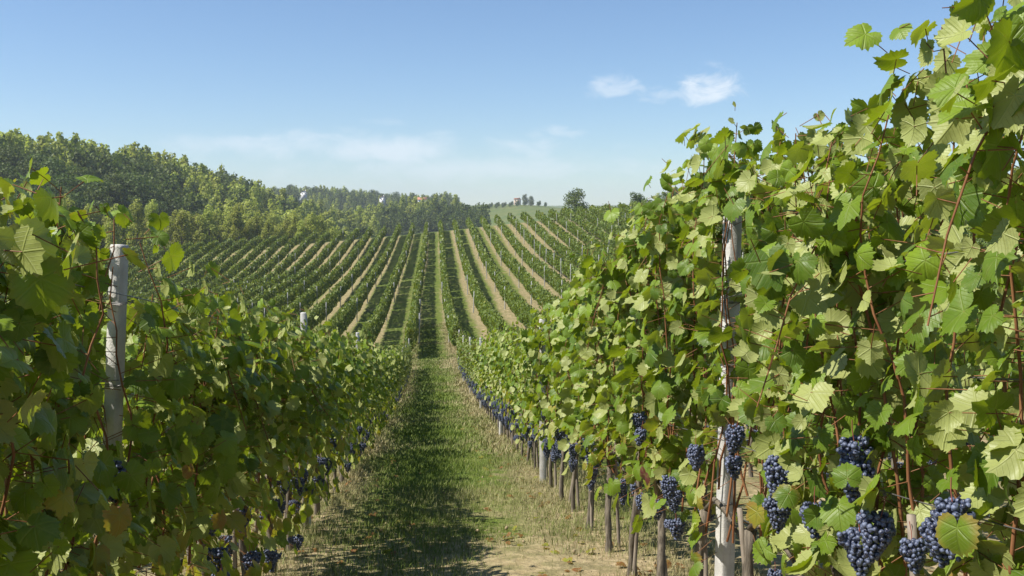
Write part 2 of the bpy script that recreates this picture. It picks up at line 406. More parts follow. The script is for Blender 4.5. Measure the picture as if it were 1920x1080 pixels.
# ------------------------------------------------------------------ ground: one sheet to the horizon
def graded(lo, hi, d0, d1, s, g):
    a = [0.0]; st = s
    x = d1
    out = list(np.arange(d0, d1, s))
    while x < hi: out.append(x); st = min(st * g, 90); x += st
    st = s; x = d0 - s
    while x > lo: out.insert(0, x); st = min(st * g, 90); x -= st
    return np.array([lo] + [v for v in out if lo < v < hi] + [hi])
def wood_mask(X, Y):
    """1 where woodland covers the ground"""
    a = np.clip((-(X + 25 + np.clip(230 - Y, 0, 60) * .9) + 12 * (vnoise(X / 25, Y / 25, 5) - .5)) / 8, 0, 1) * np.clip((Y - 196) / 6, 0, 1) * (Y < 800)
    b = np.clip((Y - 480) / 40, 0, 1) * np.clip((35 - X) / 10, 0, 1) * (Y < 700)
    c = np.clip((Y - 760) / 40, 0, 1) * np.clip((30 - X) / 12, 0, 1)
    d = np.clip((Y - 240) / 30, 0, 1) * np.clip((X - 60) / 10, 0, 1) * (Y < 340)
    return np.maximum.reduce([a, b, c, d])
def build_ground():
    xs = graded(-1500, 1500, -8, 9, .2, 1.09); ys = graded(-120, 3300, 0, 34, .22, 1.045)
    X, Y = np.meshgrid(xs, ys); Z = H(X, Y)
    near = np.clip((40 - np.abs(Y)) / 30, 0, 1) * np.clip((12 - np.abs(X)) / 4, 0, 1)
    Z = Z + near * (.05 * (vnoise(X / .7, Y / .7, 11) - .5) + .022 * (vnoise(X / .23, Y / .23, 12) - .5))
    rc = (X - xo(Y)) / D + .5
    field = ((Y < Y_END + 3) & (X > -75) & (X < 140)).astype(float)
    lc = np.stack([rc, field, wood_mask(X, Y)], -1).reshape(-1, 3)
    ny, nx = X.shape
    i, j = np.meshgrid(np.arange(ny - 1), np.arange(nx - 1), indexing='ij')
    a = (i * nx + j).ravel()
    mb = MB(); mb.add(np.stack([X, Y, Z], -1).reshape(-1, 3), np.stack([a, a + 1, a + nx + 1, a + nx], -1), None, lc)
    g = mb.build('ground', M_GROUND, smooth=True); g['kind'] = 'structure'
build_ground()
# ------------------------------------------------------------------ vine leaves
def leaf_template(N, rings, seed):
    g = np.random.default_rng(seed)
    deg = np.array([0, 13, 27, 40, 52, 66, 82, 97, 112, 130, 150, 166, 180.])
    rad = np.array([1.0, .88, .70, .82, .91, .78, .62, .70, .76, .66, .55, .45, .10])
    th = (np.arange(N) + .0) / N * 2 * np.pi - np.pi
    asym = 1 + .07 * g.normal(size=2)
    depth = g.uniform(.30, .85)
    rr = np.interp(np.abs(np.degrees(th)), deg, rad)
    mean = np.interp(np.abs(np.degrees(th)), [0, 60, 112, 150, 180], [.9, .82, .73, .56, .12])
    rr = mean + (rr - mean) * depth
    rr = rr * np.where(th > 0, asym[0], asym[1]) * (1 + .03 * g.normal(size=N))
    if N >= 30: rr = rr * (1 + .055 * np.where(np.arange(N) % 2 == 0, 1, -1))
    x0 = rr * np.sin(th); y0 = rr * np.cos(th)
    fr = np.linspace(0, 1, rings + 1)[1:]
    V = [(0, 0)]
    for f in fr: V += list(zip(x0 * f, y0 * f))
    V = np.array(V); F = []
    for i in range(N - 0):
        j = (i + 1) % N
        F.append((0, 1 + j, 1 + i))
        for k in range(rings - 1):
            a, b = 1 + k * N, 1 + (k + 1) * N
            F += [(a + i, a + j, b + j), (a + i, b + j, b + i)]
    x, y = V[:, 0], V[:, 1]; r = np.hypot(x, y); t = np.arctan2(x, y)
    curl = g.uniform(-1.0, .5); fold, droop, ph, wv = g.uniform(-.15, .50), g.uniform(.05, .50), g.uniform(0, 6.3), g.uniform(.05, .15)
    z = fold * np.abs(x) - droop * np.maximum(y, 0) ** 2 - .12 * np.abs(x) ** 2 + wv * np.sin(3 * t + ph) * r ** 2 + .035 * np.sin(7 * t + 2 * ph) * r ** 3 + curl * np.maximum(np.abs(x) - .35, 0) ** 1.5
    TV = np.stack([x, y, z], -1); TF = np.array(F)
    return TV, TF, np.stack([x, y, np.zeros_like(x)], -1)
LEAVES = {0: [leaf_template(44, 3, s) for s in range(9)], 1: [leaf_template(20, 1, s + 20) for s in range(5)], 2: [leaf_template(8, 1, s + 40) for s in range(4)]}
SIZE_K = .60                                                # template length 1 is .6 of the leaf's width

def put_leaves(mb, P, T, Nn, size, tint, q, g):
    """P attachment points, T midrib directions, Nn upper-side normals"""
    M = frames(T, Nn) * (size * SIZE_K)[:, None, None]
    var = g.integers(0, len(LEAVES[q]), len(P))
    for v in range(len(LEAVES[q])):
        s = var == v
        mb.stamp(LEAVES[q][v], M[s], P[s], tint[s])
PRISM = (np.array([[math.cos(a), math.sin(a), z] for z in (0., 1.) for a in (0, 2.094, 4.189)]), np.array([(0, 1, 4, 3), (1, 2, 5, 4), (2, 0, 3, 5)]), None)
def put_sticks(mb, A, B, rad):
    d = B - A; L = np.linalg.norm(d, axis=-1, keepdims=True); z = d / np.maximum(L, 1e-6)
    ref = np.where(np.abs(z[:, 2:3]) > .9, [[1., 0, 0]], [[0, 0, 1.]]); x = nrm(np.cross(ref, z)); y = np.cross(z, x)
    M = np.stack([x * rad, y * rad, z * L], -1)
    mb.stamp(PRISM, M, A)

def vine_parts(seed, q, htop, hlow, side, lush=1.0, age=.0, span=.52, arch=2, slope=0.0, flip=.12, keep_fn=None):
    """one grapevine standing at the origin; returns mesh builders for its parts.  side = +1: path lies at -x"""
    g = np.random.default_rng(seed); py = random.Random(seed)
    trunk, canes, stalks, fol = MB(), MB(), MB(), MB()
    lean = g.uniform(-.10, .10); hx = .72 + g.uniform(-.06, .10)
    n = 9; tz = np.linspace(-.12, hx, n)
    tp = np.stack([.035 * np.sin(tz * 6 + g.uniform(0, 6)) * tz, lean * tz / hx + .03 * np.sin(tz * 5 + g.uniform(0, 6)), tz], -1)
    tr = np.interp(tz, [-.12, 0, .1, hx - .1, hx], [.036, .032, .025, .021, .028]) * g.uniform(.85, 1.2)
    tube(trunk, tp, tr, 8 if q == 0 else 5, True, .10, g)
    head = tp[-1]
    # the fruiting arm bends over along the wire
    sgn = g.choice([-1, 1])
    arm = np.array([head, head + [0, sgn * .15, .10], head + [0, sgn * .32, .10], head + [.02, sgn * .52, .02 + slope * sgn * .3]])
    tube(trunk, arm, [.017, .013, .011, .008], 6 if q == 0 else 4, True, .05, g)
    P, T, N_, S, TI = [], [], [], [], []; SA, SB = [], []
    nC = int(g.integers(8, 10))
    for c in range(nC):
        s = (c + .5) / nC * 2 * span - span + g.uniform(-.05, .05)
        top = htop * g.uniform(.86, 1.0) + (g.uniform(.05, .14) if g.random() < .12 else 0)
        z0 = head[2] + g.uniform(-.05, .1)
        n = 13; u = np.linspace(0, 1, n)
        x1 = g.uniform(-.16, .16); lat = g.uniform(-.18, .18)
        cx = x1 * np.sin(u * 2.2) + .03 * np.sin(u * 9 + g.uniform(0, 6)); cy = s + lat * u + .03 * np.sin(u * 8 + g.uniform(0, 6)); cz = z0 + (top - z0) * u
        if c < arch:                                            # some shoots arch out over the path and hang
            o = g.choice([-1, 1]) * g.uniform(.25, .5)
            cx = o * u ** 1.3; cz = z0 + (top - z0) * np.sin(u * 2.5) * g.uniform(.7, .95); cy = s + lat * 1.5 * u
        line = np.stack([cx, cy + slope * 0, cz], -1) + g.normal(0, .007, (n, 3))
        tube(canes, line, np.linspace(.0062, .0022, n), 5 if q == 0 else 3, False)
        L = max(.3, np.linalg.norm(np.diff(line, axis=0), axis=1).sum()); k = max(3, int(L / (.042 if q == 0 else .064) * lush))
        uu = ((np.arange(k) + g.uniform(.2, .8, k)) / k) ** .88
        node = np.stack([np.interp(uu, u, line[:, i]) for i in range(3)], -1)
        sd = np.where(np.arange(k) % 2 == 0, 1, -1) * g.choice([-1, 1])
        pd = nrm(np.stack([sd * g.uniform(.35, 1.1, k), g.uniform(-.9, .9, k), g.uniform(-.25, .75, k)], -1))
        pl = g.uniform(.06, .15, k)
        sz = g.uniform(.065, .14, k) * np.where(uu > .82, .50 + .50 * (1 - uu) / .18, 1) + .012
        pl = pl * np.clip(sz / .115, .35, 1.1)
        for rep in range(2):
            if rep == 1:                                        # side shoots: a second, smaller leaf further out
                keep = g.random(k) < .8
                node2 = node + pd * pl[:, None] * g.uniform(.2, .8, (k, 1)) + g.normal(0, .05, (k, 3))
                pdr = nrm(pd + g.normal(0, .6, (k, 3))); node_, pd_, pl_, sz_ = node2[keep], pdr[keep], pl[keep] * .9, sz[keep] * g.uniform(.55, .95, keep.sum())
            else: node_, pd_, pl_, sz_ = node, pd, pl, sz
            if len(node_) == 0: continue
            base = node_ + pd_ * pl_[:, None]; kk = len(base)
            out = np.stack([np.sign(base[:, 0] + .04 * g.normal(size=kk)), np.zeros(kk), np.zeros(kk)], -1)
            t = nrm(pd_ * .45 + [0, 0, -.75] + g.normal(0, .42, (kk, 3)))
            nn = out * g.uniform(.3, 1.1, (kk, 1)) + [0, 0, .5] + g.normal(0, 1, (kk, 3)) * [.4, .75, .4]
            P.append(base); T.append(t); N_.append(nn); S.append(sz_); SA.append(node_); SB.append(base)
            hgt = base[:, 2] / htop
            a_ = age + .30 * g.random(kk) ** 3 + np.where(hgt < .45, .35 * g.random(kk) ** 2, 0)
            young = np.clip((hgt - .8) * 2, 0, .35)
            TI.append(np.stack([np.clip(g.random(kk) * .9 + young, 0, 1), np.clip(a_, 0, 1), g.random(kk), np.ones(kk)], -1))
    # low leaves round the fruit
    k = int((24 if hlow > .4 else 55) * lush)
    base = np.stack([g.choice([-1, 1], k) * g.uniform(.06, .26, k), g.uniform(-span, span, k), g.uniform(hlow, hlow + (.45 if hlow > .4 else .6), k)], -1)
    P.append(base); T.append(nrm(np.stack([np.sign(base[:, 0]) * .3, g.normal(0, .3, k), -np.ones(k)], -1) + g.normal(0, .3, (k, 3))))
    N_.append(np.stack([np.sign(base[:, 0]), g.normal(0, .5, k), g.uniform(0, .7, k)], -1)); S.append(g.uniform(.08, .15, k))
    SA.append(base + np.stack([-base[:, 0] * .7, g.normal(0, .05, k), np.full(k, .07)], -1)); SB.append(base)
    TI.append(np.stack([g.random(k), np.clip(age + .12 + .62 * g.random(k) ** 2.2, 0, 1), g.random(k), np.ones(k)], -1))
    # the dense shoulder of the leaf wall just below its top
    k = int((70 if q == 0 else 26) * lush)
    base = np.stack([g.normal(0, .13, k), g.uniform(-span, span, k), htop - .02 - .55 * g.random(k) ** 1.2], -1)
    P.append(base); T.append(nrm(np.stack([np.sign(base[:, 0]) * .5, g.normal(0, .5, k), -.7 * np.ones(k)], -1) + g.normal(0, .35, (k, 3))))
    N_.append(np.stack([np.sign(base[:, 0]) * g.uniform(.2, 1, k), g.normal(0, .6, k), g.uniform(.2, 1, k)], -1)); S.append(g.uniform(.07, .125, k))
    SA.append(base + g.normal(0, .04, (k, 3)) - [0, 0, .04]); SB.append(base)
    TI.append(np.stack([np.clip(.3 + g.random(k) * .7, 0, 1), .2 * g.random(k), g.random(k), np.ones(k)], -1))
    P, T, N_, S, TI = [np.concatenate(a) for a in (P, T, N_, S, TI)]
    fl = g.random(len(P)) < flip; N_ = np.where(fl[:, None], -N_, N_); SA, SB = np.concatenate(SA), np.concatenate(SB)
    if keep_fn is not None:
        kp = keep_fn(P + nrm(T) * (S * .3)[:, None]); P, T, N_, S, TI, SA, SB = [a[kp] for a in (P, T, N_, S, TI, SA, SB)]
    put_leaves(fol, P, T, N_, S, TI, q, g)
    if q == 0: put_sticks(canes, SA, SB, .0016)
    return trunk, canes, fol

# ------------------------------------------------------------------ grape bunches
import bmesh
def ico(sub):
    bm = bmesh.new(); bmesh.ops.create_icosphere(bm, subdivisions=sub, radius=1.0)
    V = np.array([v.co[:] for v in bm.verts]); F = np.array([[v.index for v in f.verts] for f in bm.faces]); bm.free()
    return V, F, None
ICO = {0: ico(2), 1: ico(1), 2: ico(1)}
def bunch_mesh(seed, q):
    g = np.random.default_rng(seed); mb = MB(); c = []
    L = g.uniform(.15, .22); Wd = g.uniform(.042, .058); br = .0108
    z = -.03
    while z > -L:
        f = (-z - .03) / (L - .03); rr = Wd * (1 - f ** 1.7) * (1 if f > .12 else .75) + .004
        n = max(1, int(2 * np.pi * rr / (br * 1.85)))
        for a in (np.arange(n) + g.random()) / n * 2 * np.pi:
            c.append((math.cos(a) * rr * g.uniform(.85, 1.12), math.sin(a) * rr * g.uniform(.85, 1.12), z + g.normal(0, .004)))
        if rr > .03: c.append((g.normal(0, .01), g.normal(0, .01), z))
        z -= br * 1.55
    if g.random() < .6:                                      # a shoulder
        a = g.uniform(0, 6.3)
        for i in range(14): c.append((math.cos(a) * (.05 + .03 * g.random()), math.sin(a) * (.05 + .03 * g.random()), -.03 - .045 * g.random()))
    c = np.array(c); k = len(c); rr = br * g.uniform(.82, 1.12, k)
    M = np.eye(3)[None] * rr[:, None, None]
    mb.stamp(ICO[q], M, c)
    return mb.mesh('grape_bunch', M_GRAPE, True)
def stem_mesh():
    mb = MB(); tube(mb, [(0, 0, .05), (.003, 0, .01), (0, 0, -.03), (0, 0, -.10)], [.002, .0022, .002, .001], 4, False); return mb.mesh('stem', M_PET)
BUNCH = {q: [bunch_mesh(100 + i, q) for i in range(6)] for q in (0, 1)}
STEM = stem_mesh()

# ------------------------------------------------------------------ the two rows beside the path
NEAR_POSTS = {1: [4.85, 12.1, 19.7, 27.9, 35.5, 43, 49.8], 0: [4.0, 9.4, 15.6, 21.6, 27.6, 33.6, 39.7, 45.6, 50]}
SIDE = {1: 'right', 0: 'left'}
def post_name(i): return 'near' if i == 0 else ORD[i]
def right_top(Y): return float(np.interp(Y, [0, 2.4, 2.9, 3.1, 3.45, 3.8, 4.2, 4.6, 5.2, 5.7, 7, 10, 20], [2.44, 2.44, 2.48, 2.42, 2.36, 2.22, 2.54, 2.78, 2.72, 2.54, 2.32, 2.16, 2.05]))
def left_top(Y): return float(np.interp(Y, [0, 3.2, 3.8, 4.2, 5.2, 6.3, 8, 12, 30], [2.07, 2.09, 2.15, 1.86, 1.93, 1.88, 1.88, 1.88, 1.86]))
VINES = {0: [], 1: []}; ROOTS = {0: [], 1: []}
def bunch_places(g, n, span=.46, zlo=.42, zhi=.92):
    return [(g.choice([-1, 1]) * g.uniform(.05, .22), g.uniform(-span, span), g.uniform(zlo, zhi)) for _ in range(n)]
def add_bunches(root, places, q, g):
    for p in places:
        b = link('grape_bunch', BUNCH[q][int(g.integers(0, 6))], root, p, (g.normal(0, .1), g.normal(0, .1), g.uniform(0, 6.3)))
        s = g.uniform(.62, .86); b.scale = (s, s, s)
        if q == 0: link('stem', STEM, b)
def vine_label(k, Y):
    posts = NEAR_POSTS[k]; i = sum(p < Y for p in posts)
    look = ('sunlit' if k else 'shaded')
    if i == 0: return None
    nth = sum(1 for y in VINES[k] if posts[i - 1] < y <= Y)
    return f'{look} grapevine, {ORD[nth - 1]} beyond the {post_name(i - 1)} concrete post of the {SIDE[k]} row'.replace('the near concrete', 'the nearest concrete')
def on_plane(px, py, X):
    r = ray(px, py); return np.array(r) * (X / r.x)
BIG = {1: [(1655, 955), (1708, 1000), (1612, 985), (1785, 925), (1765, 960), (1600, 812), (1606, 850), (1460, 925), (1528, 935), (1382, 795), (1374, 850), (1467, 850), (1305, 830), (1197, 770), (1204, 800), (1262, 915), (1108, 822), (1076, 858)],
       0: [(205, 860), (395, 960), (520, 930)]}
BIG = {k: [on_plane(a, b, 1.24 if k else -1.12) for a, b in v] for k, v in BIG.items()}
def gap_for_posts(k, x, Y, z):
    """no leaves hang right in front of the bare stretches of the two nearest posts"""
    py = NEAR_POSTS[k][0]; px0 = float(row_x(k, py)) + (.07 if k else -.15); zb = h1(px0, py); tl = math.tan(R(.7 if k else 4.3))
    def keep(P):
        wx, wy, wz = P[:, 0] + x, P[:, 1] + Y, P[:, 2] + z
        zr = wz / wy * py; px = px0 + tl * (zr - zb)
        off = np.abs(wx - px * wy / py); front = (wy < py + .10) & (wy > py - 1.6)
        if k: band = ((zr < -1.04) & (off < .13)) | ((zr > -.30) & (zr < -.02) & (off < .10)) | ((zr > -.95) & (zr < -.35) & (off < .045))
        else: band = (zr > -.96) & (zr < -.02) & (off < np.where(wx > px * wy / py, .10, .075))
        bad = front & band
        for t in (BIG[1][::3] if k else []):                         # nor right in front of the big bunches
            c = t - [0, 0, .09]; W = np.stack([wx, wy, wz], -1); u = c / np.linalg.norm(c); al = W @ u
            bad |= (np.linalg.norm(W - al[:, None] * u, axis=1) < .036) & (al < np.linalg.norm(c) + .05)
        return ~bad
    return keep
def build_near_rows():
    g = np.random.default_rng(21)
    protos = {}
    for k in (1, 0):
        Y = 1.35 if k else 1.7; idx = 0
        while Y < 50.3:
            x = float(row_x(k, Y)); z = h1(x, Y)
            VINES[k].append(Y)
            q = 0 if Y < 8.5 else 1 if Y < 30 else 2
            top = right_top(Y) if k else left_top(Y)
            if q == 0 or Y < 13:
                tr, ca, fo = vine_parts(1000 + k * 500 + idx, q, top, .58 if k else .32, 1, 1.0 if k else 1.30, 0.0 if k else .10, .55, 1, 0.0, .42 if k else .12, gap_for_posts(k, x, Y, z))
                root = empty('grapevine', (x, Y, z))
                tr.build('trunk', M_BARK, root, True); ca.build('canes', M_CANE, root, True); fo.build('foliage', M_LEAF, root, q == 0)
                nb = (int(g.integers(3, 5)) if Y < 8 else int(g.integers(6, 9))) if k else int(g.integers(6, 9))
                pl = np.array(bunch_places(g, nb, .46, .52 if k else .36, 1.0 if k else .75)); pl = pl[gap_for_posts(k, x, Y, z)(pl - [0, 0, .1])]
                pl = list(pl) + [t - np.array([x, Y, z]) for t in BIG[k] if abs(t[1] - Y) <= .475]
                add_bunches(root, [tuple(map(float, p)) for p in pl], 0 if Y < 7 else 1, g)
                ROOTS[k].append((Y, root))
            else:
                key = (k, q, int(g.integers(0, 6)))
                if key not in protos:
                    tr, ca, fo = vine_parts(5000 + k * 100 + q * 10 + key[2], q, 2.05 if k else 1.84, .5 if k else .26, 1, (.9 if q == 1 else .8) * (1 if k else 1.35), 0.0 if k else .06, .55, 1, 0.0, .38 if k else .2)
                    root = empty('grapevine', (x, Y, z))
                    tr.build('trunk', M_BARK, root, True); ca.build('canes', M_CANE, root); fo.build('foliage', M_LEAF if q == 1 else M_LEAFD, root)
                    add_bunches(root, bunch_places(g, (11 if q == 1 else 8) if k else 7, .46, .45 if k else .34, .86 if k else .6), 1, g)
                    protos[key] = root
                else:
                    root = copy_tree(protos[key]); root.location = (x, Y, z)
                s = g.uniform(.96, 1.05); root.scale = (s * (1 if Y < 13 else .78), s, s * (g.uniform(.97, 1.04) if Y < 13 else (g.uniform(.86, 1.08) if g.random() > .22 else g.uniform(.62, .82)) * (1 if k else float(np.interp(Y, [13, 25, 50], [1, .92, .84])))))
            tag(root, None, 'grapevine', f'grapevines along the {SIDE[k]} side of the path')
            lab = vine_label(k, Y)
            root['label'] = lab or {1: ['tall sunlit grapevine at the right frame edge nearest the viewer', 'sunlit grapevine with big grape bunches near the lower right corner', 'sunlit grapevine last before the nearest concrete post of the right row', 'sunlit grapevine right before the nearest right post'],
                                    0: ['shaded grapevine at the left frame edge nearest the viewer', 'shaded leafy grapevine just before the nearest left concrete post', 'shaded leafy grapevine beside the nearest left concrete post']}[k][min(idx, 3 if k else 2)]
            Y += .95 + g.uniform(-.06, .06); idx += 1
build_near_rows()
M_RED = leaf_material('red_vine_leaf', dark=(.085, .016, .022), light=(.14, .035, .035), trans=.2, under=(.16, .06, .06))
def build_turned_leaves():
    g = np.random.default_rng(3)
    for k, px, py, X, size, m, age, lab in ((1, 1210, 890, 1.12, .115, M_RED, 0, 'dark red dead leaf'), (0, 415, 970, -.9, .10, M_LEAF, .93, 'rusty brown leaf'), (0, 225, 965, -.9, .11, M_LEAF, .9, 'rusty brown leaf'),
                                        (0, 355, 880, -.92, .07, M_LEAF, .95, 'reddish leaf'), (0, 120, 930, -.95, .10, M_LEAF, .7, 'yellow leaf'), (1, 1795, 990, 1.18, .11, M_LEAF, .42, 'yellow leaf with scorched rim'), (1, 1170, 820, 1.14, .10, M_LEAF, .6, 'yellow leaf'), (1, 1420, 960, 1.14, .10, M_LEAF, .66, 'yellow leaf')):
        p = on_plane(px, py, X); Y, root = min(ROOTS[k], key=lambda a: abs(a[0] - p[1]))
        mb = MB(); s = 1 if k == 0 else -1
        put_leaves(mb, (p - np.array(root.location)).reshape(1, 3), np.array([[.15 * s, g.normal(0, .3), -1.]]), np.array([[s * 1.0, -.6, .35]]), np.array([size]), np.array([[.4, age, .3, 1.]]), 0, g)
        o = mb.build('turned_leaf', m, root, True); o['label'] = lab
build_turned_leaves()

def post_mesh(hgt, w=.085, d=.075):
    mb = MB(); c = .006
    sec = np.array([(-w/2 + c, -d/2), (w/2 - c, -d/2), (w/2, -d/2 + c), (w/2, d/2 - c), (w/2 - c, d/2), (-w/2 + c, d/2), (-w/2, d/2 - c), (-w/2, -d/2 + c)])
    Z = [-.4, 0, hgt * .5, hgt - .008, hgt]; S = [1.05, 1.05, 1.0, .96, .88]
    V = [(x * s, y * s, z) for z, s in zip(Z, S) for x, y in sec]
    F = [(r * 8 + i, r * 8 + (i + 1) % 8, (r + 1) * 8 + (i + 1) % 8, (r + 1) * 8 + i) for r in range(4) for i in range(8)]
    mb.add(V, F); mb.addf([(32, 33, 34, 35), (32, 35, 36, 39), (36, 37, 38, 39)], 0)
    return mb.mesh('concrete_post', M_CONC)
def tie_mesh(w=.092, d=.082):
    mb = MB(); a = [(-w/2, -d/2), (w/2, -d/2), (w/2, d/2), (-w/2, d/2), (-w/2, -d/2)]
    for dz in (0, .006): tube(mb, [(x, y, dz + .004 * i) for i, (x, y) in enumerate(a)], .0018, 4)
    tube(mb, [(-w/2, -d/2, 0), (-w/2 - .03, -d/2 - .03, .012), (-w/2 - .05, -d/2 - .01, -.01)], .0015, 4)
    return mb.mesh('wire_tie', M_WIRE)
TIE = tie_mesh()
WIRES = (.80, 1.15, 1.5, 1.82)
def build_posts():
    g = np.random.default_rng(5)
    shared = {}
    for k in (1, 0):
        for i, Y in enumerate(NEAR_POSTS[k]):
            hgt = 2.27 if (k and i == 0) else 2.05 if i == 0 else 2.05 if (k or i < 3) else 1.72
            wd = .074 if k else .056
            key = (hgt, wd)
            if key not in shared: shared[key] = post_mesh(hgt, wd, wd)
            x = float(row_x(k, Y)) + ((-.05 if k else .0) if i else (.07 if k else -.15))
            o = link('concrete_post', shared[key], None, (x, Y, h1(x, Y)), (R(g.normal(0, .5)), R((.7 if k else 4.3) if i == 0 else g.normal(0, .6)), R((18 if k else -20) if i == 0 else g.uniform(-12, 12))))
            if i < 2:
                for hz in WIRES: link('wire_tie', TIE, o, (0, 0, hz), (0, 0, g.uniform(-.05, .05)))
            lab = ('tall weathered white concrete post, nearest one in the right row, half hidden by leaves' if k else 'pale grey concrete post rising bare above the left row, nearest to the viewer') if i == 0 else \
                f'white concrete post with leaves around it, {ORD[i]} from the viewer in the {SIDE[k]} row'
            tag(o, lab, 'post', 'concrete posts of the vineyard trellis')
build_posts()

def stake_mesh(seed, r=.016):
    g = np.random.default_rng(seed); mb = MB(); z = np.linspace(-.2, 1.0 + g.uniform(-.15, .15), 8)
    tube(mb, np.stack([.012 * np.sin(z * 3 + g.uniform(0, 6)), .012 * np.sin(z * 2.3 + g.uniform(0, 6)), z], -1), np.linspace(r, r * .75, 8), 7, True, .06, g)
    return mb.mesh('wooden_stake', M_STAKE, True)
def build_stakes():
    g = np.random.default_rng(9); ms = [stake_mesh(s) for s in range(5)]
    for k in (1, 0):
        cnt = 0
        for i, Y in enumerate(VINES[k]):
            if Y > 26: break
            y = Y + g.uniform(.06, .16) * g.choice([-1, 1]); x = float(row_x(k, y)) + g.uniform(-.02, .12) * (1 if k else -1)
            o = link('wooden_stake', ms[int(g.integers(0, 5))], None, (x, y, h1(x, y)), (g.normal(0, .07), g.normal(0, .05), g.uniform(0, 6)))
            posts = NEAR_POSTS[k]; j = sum(p < Y for p in posts)
            if j == 0: lab = f'thin grey wooden stake at the foot of the {ORD[i]} vine of the {SIDE[k]} row'
            else:
                nth = sum(1 for v in VINES[k] if posts[j - 1] < v <= Y)
                lab = f'thin wooden stake at the {ORD[nth - 1]} vine beyond the {"nearest" if j == 1 else ORD[j - 1]} {SIDE[k]} concrete post'
            tag(o, lab, 'stake', 'wooden stakes beside the vines')
build_stakes()

def build_wires():
    nm = ['lowest', 'second lowest', 'second highest', 'highest']
    for k in (1, 0):
        for i, hz in enumerate(WIRES):
            ys = np.concatenate([np.arange(.3, 20, .6), np.arange(20, 51, 2.5)])
            xs = row_x(k, ys) + (-.05 if k else .05) * (1 if i % 2 else -.4)
            zs = H(xs, ys) + hz + .012 * np.sin(ys * 1.3 + i)
            mb = MB(); tube(mb, np.stack([xs, ys, zs], -1), .0022, 4, False)
            o = mb.build('trellis_wire', M_WIRE)
            tag(o, f'thin steel trellis wire, {nm[i]} of four strung through the {SIDE[k]} row', 'wire', 'trellis wires of the two near rows')
build_wires()
# ------------------------------------------------------------------ the other rows
def build_second_rows():
    """individual vines of the next row on either side, seen through and under the near rows"""
    g = np.random.default_rng(33)
    for k, n, y0 in ((2, 15, 2.6), (-1, 8, 5.5)):
        prot = []
        for v in range(3):
            tr, ca, fo = vine_parts(7000 + k * 10 + v, 1, 2.0, .5, 1, .9, .03, .55, 1)
            root = empty('grapevine')
            tr.build('trunk', M_BARK, root, True); ca.build('canes', M_CANE, root); fo.build('foliage', M_LEAF, root)
            add_bunches(root, bunch_places(g, 7, .46, .45, .95), 1, g); prot.append(root)
        for i in range(n):
            o = prot[i] if i < 3 else copy_tree(prot[int(g.integers(0, 3))])
            y = y0 + i * .95; x = float(row_x(k, y)); o.location = (x, y, h1(x, y)); o.rotation_euler = (0, 0, math.pi * int(g.integers(0, 2)))
            tag(o, f'grapevine {"behind the right row" if k == 2 else "behind the left row"}, glimpsed through its leaves, {ORD[i]} from the viewer', 'grapevine', 'grapevines in the second rows')
build_second_rows()

KITE = (np.array([(0, -.5, 0), (.46, .02, .10), (0, .55, 0), (-.46, .02, .10)]), np.array([(0, 1, 2, 3)]), None)
def row_foliage(k, y0, y1, g, lai=1.35):
    mb = MB()
    y = y0
    while y < y1:
        if 50 <= y < 57: y = 57.0; continue                 # the cross track at the foot of the slope
        L = min(4.0, y1 - y, 50 - y if y < 50 else 99); ym = y + L / 2; d = math.hypot(float(row_x(k, ym)), ym)
        sz = min(max(.00235 * d, .15), .36)
        n = int(L * 3.7 * lai / (sz * sz * .55))
        Y = y + g.random(n) * L; ph = g.random(n) * 2 * np.pi
        bulge = vnoise(Y / 1.1, np.full(n, k * 7.3), 4); topn = vnoise(Y / .8, np.full(n, k * 3.1 + 50), 8)
        gap = vnoise(Y / 2.3, np.full(n, k * 5.7 + 9), 15)
        fine = vnoise(Y / .38, ph * 1.6 + k * 11, 23); pv = vnoise(Y / .95, np.full(n, k * 9.7), 41)
        hw = (.16 + .17 * bulge + .12 * fine); hh = .38 + .16 * topn + .26 * pv
        f = 1.04 - .42 * g.random(n) ** 1.6
        cx, sz_ = np.cos(ph), np.sin(ph)
        X = np.sign(cx) * np.abs(cx) ** .75 * hw * f; Z = 1.26 + np.sign(sz_) * np.abs(sz_) ** .85 * hh * f
        sh = g.random(n) < .05; Z = np.where(sh, 1.75 + .45 * g.random(n), Z); X = np.where(sh, X * .5, X)
        weak = vnoise(Y / 1.3, np.full(n, k * 13.1 + 4), 19)
        keep = ~((gap < .16) & (Z < 1.1) & (g.random(n) < .7)) & ~((weak < .13) & (g.random(n) < .85))
        X, Y, Z, cx, sz_ = X[keep], Y[keep], Z[keep], cx[keep], sz_[keep]; n = len(X)
        wx = row_x(k, Y) + X
        wz = H(row_x(k, Y), Y) + Z
        N_ = np.stack([cx * 1.0, np.zeros(n), sz_ * .6 + .45], -1) + g.normal(0, .5, (n, 3))
        T = np.stack([g.normal(0, .4, n), g.normal(0, .7, n), -np.ones(n) * .8], -1)
        M = frames(T, N_) * (sz * g.uniform(.65, 1.25, n))[:, None, None]
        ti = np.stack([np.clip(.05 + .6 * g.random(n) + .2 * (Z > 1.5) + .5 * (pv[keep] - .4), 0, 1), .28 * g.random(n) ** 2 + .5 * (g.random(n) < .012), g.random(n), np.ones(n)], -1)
        mb.stamp(KITE, M, np.stack([wx, Y, wz], -1), ti)
        y += L
    return mb
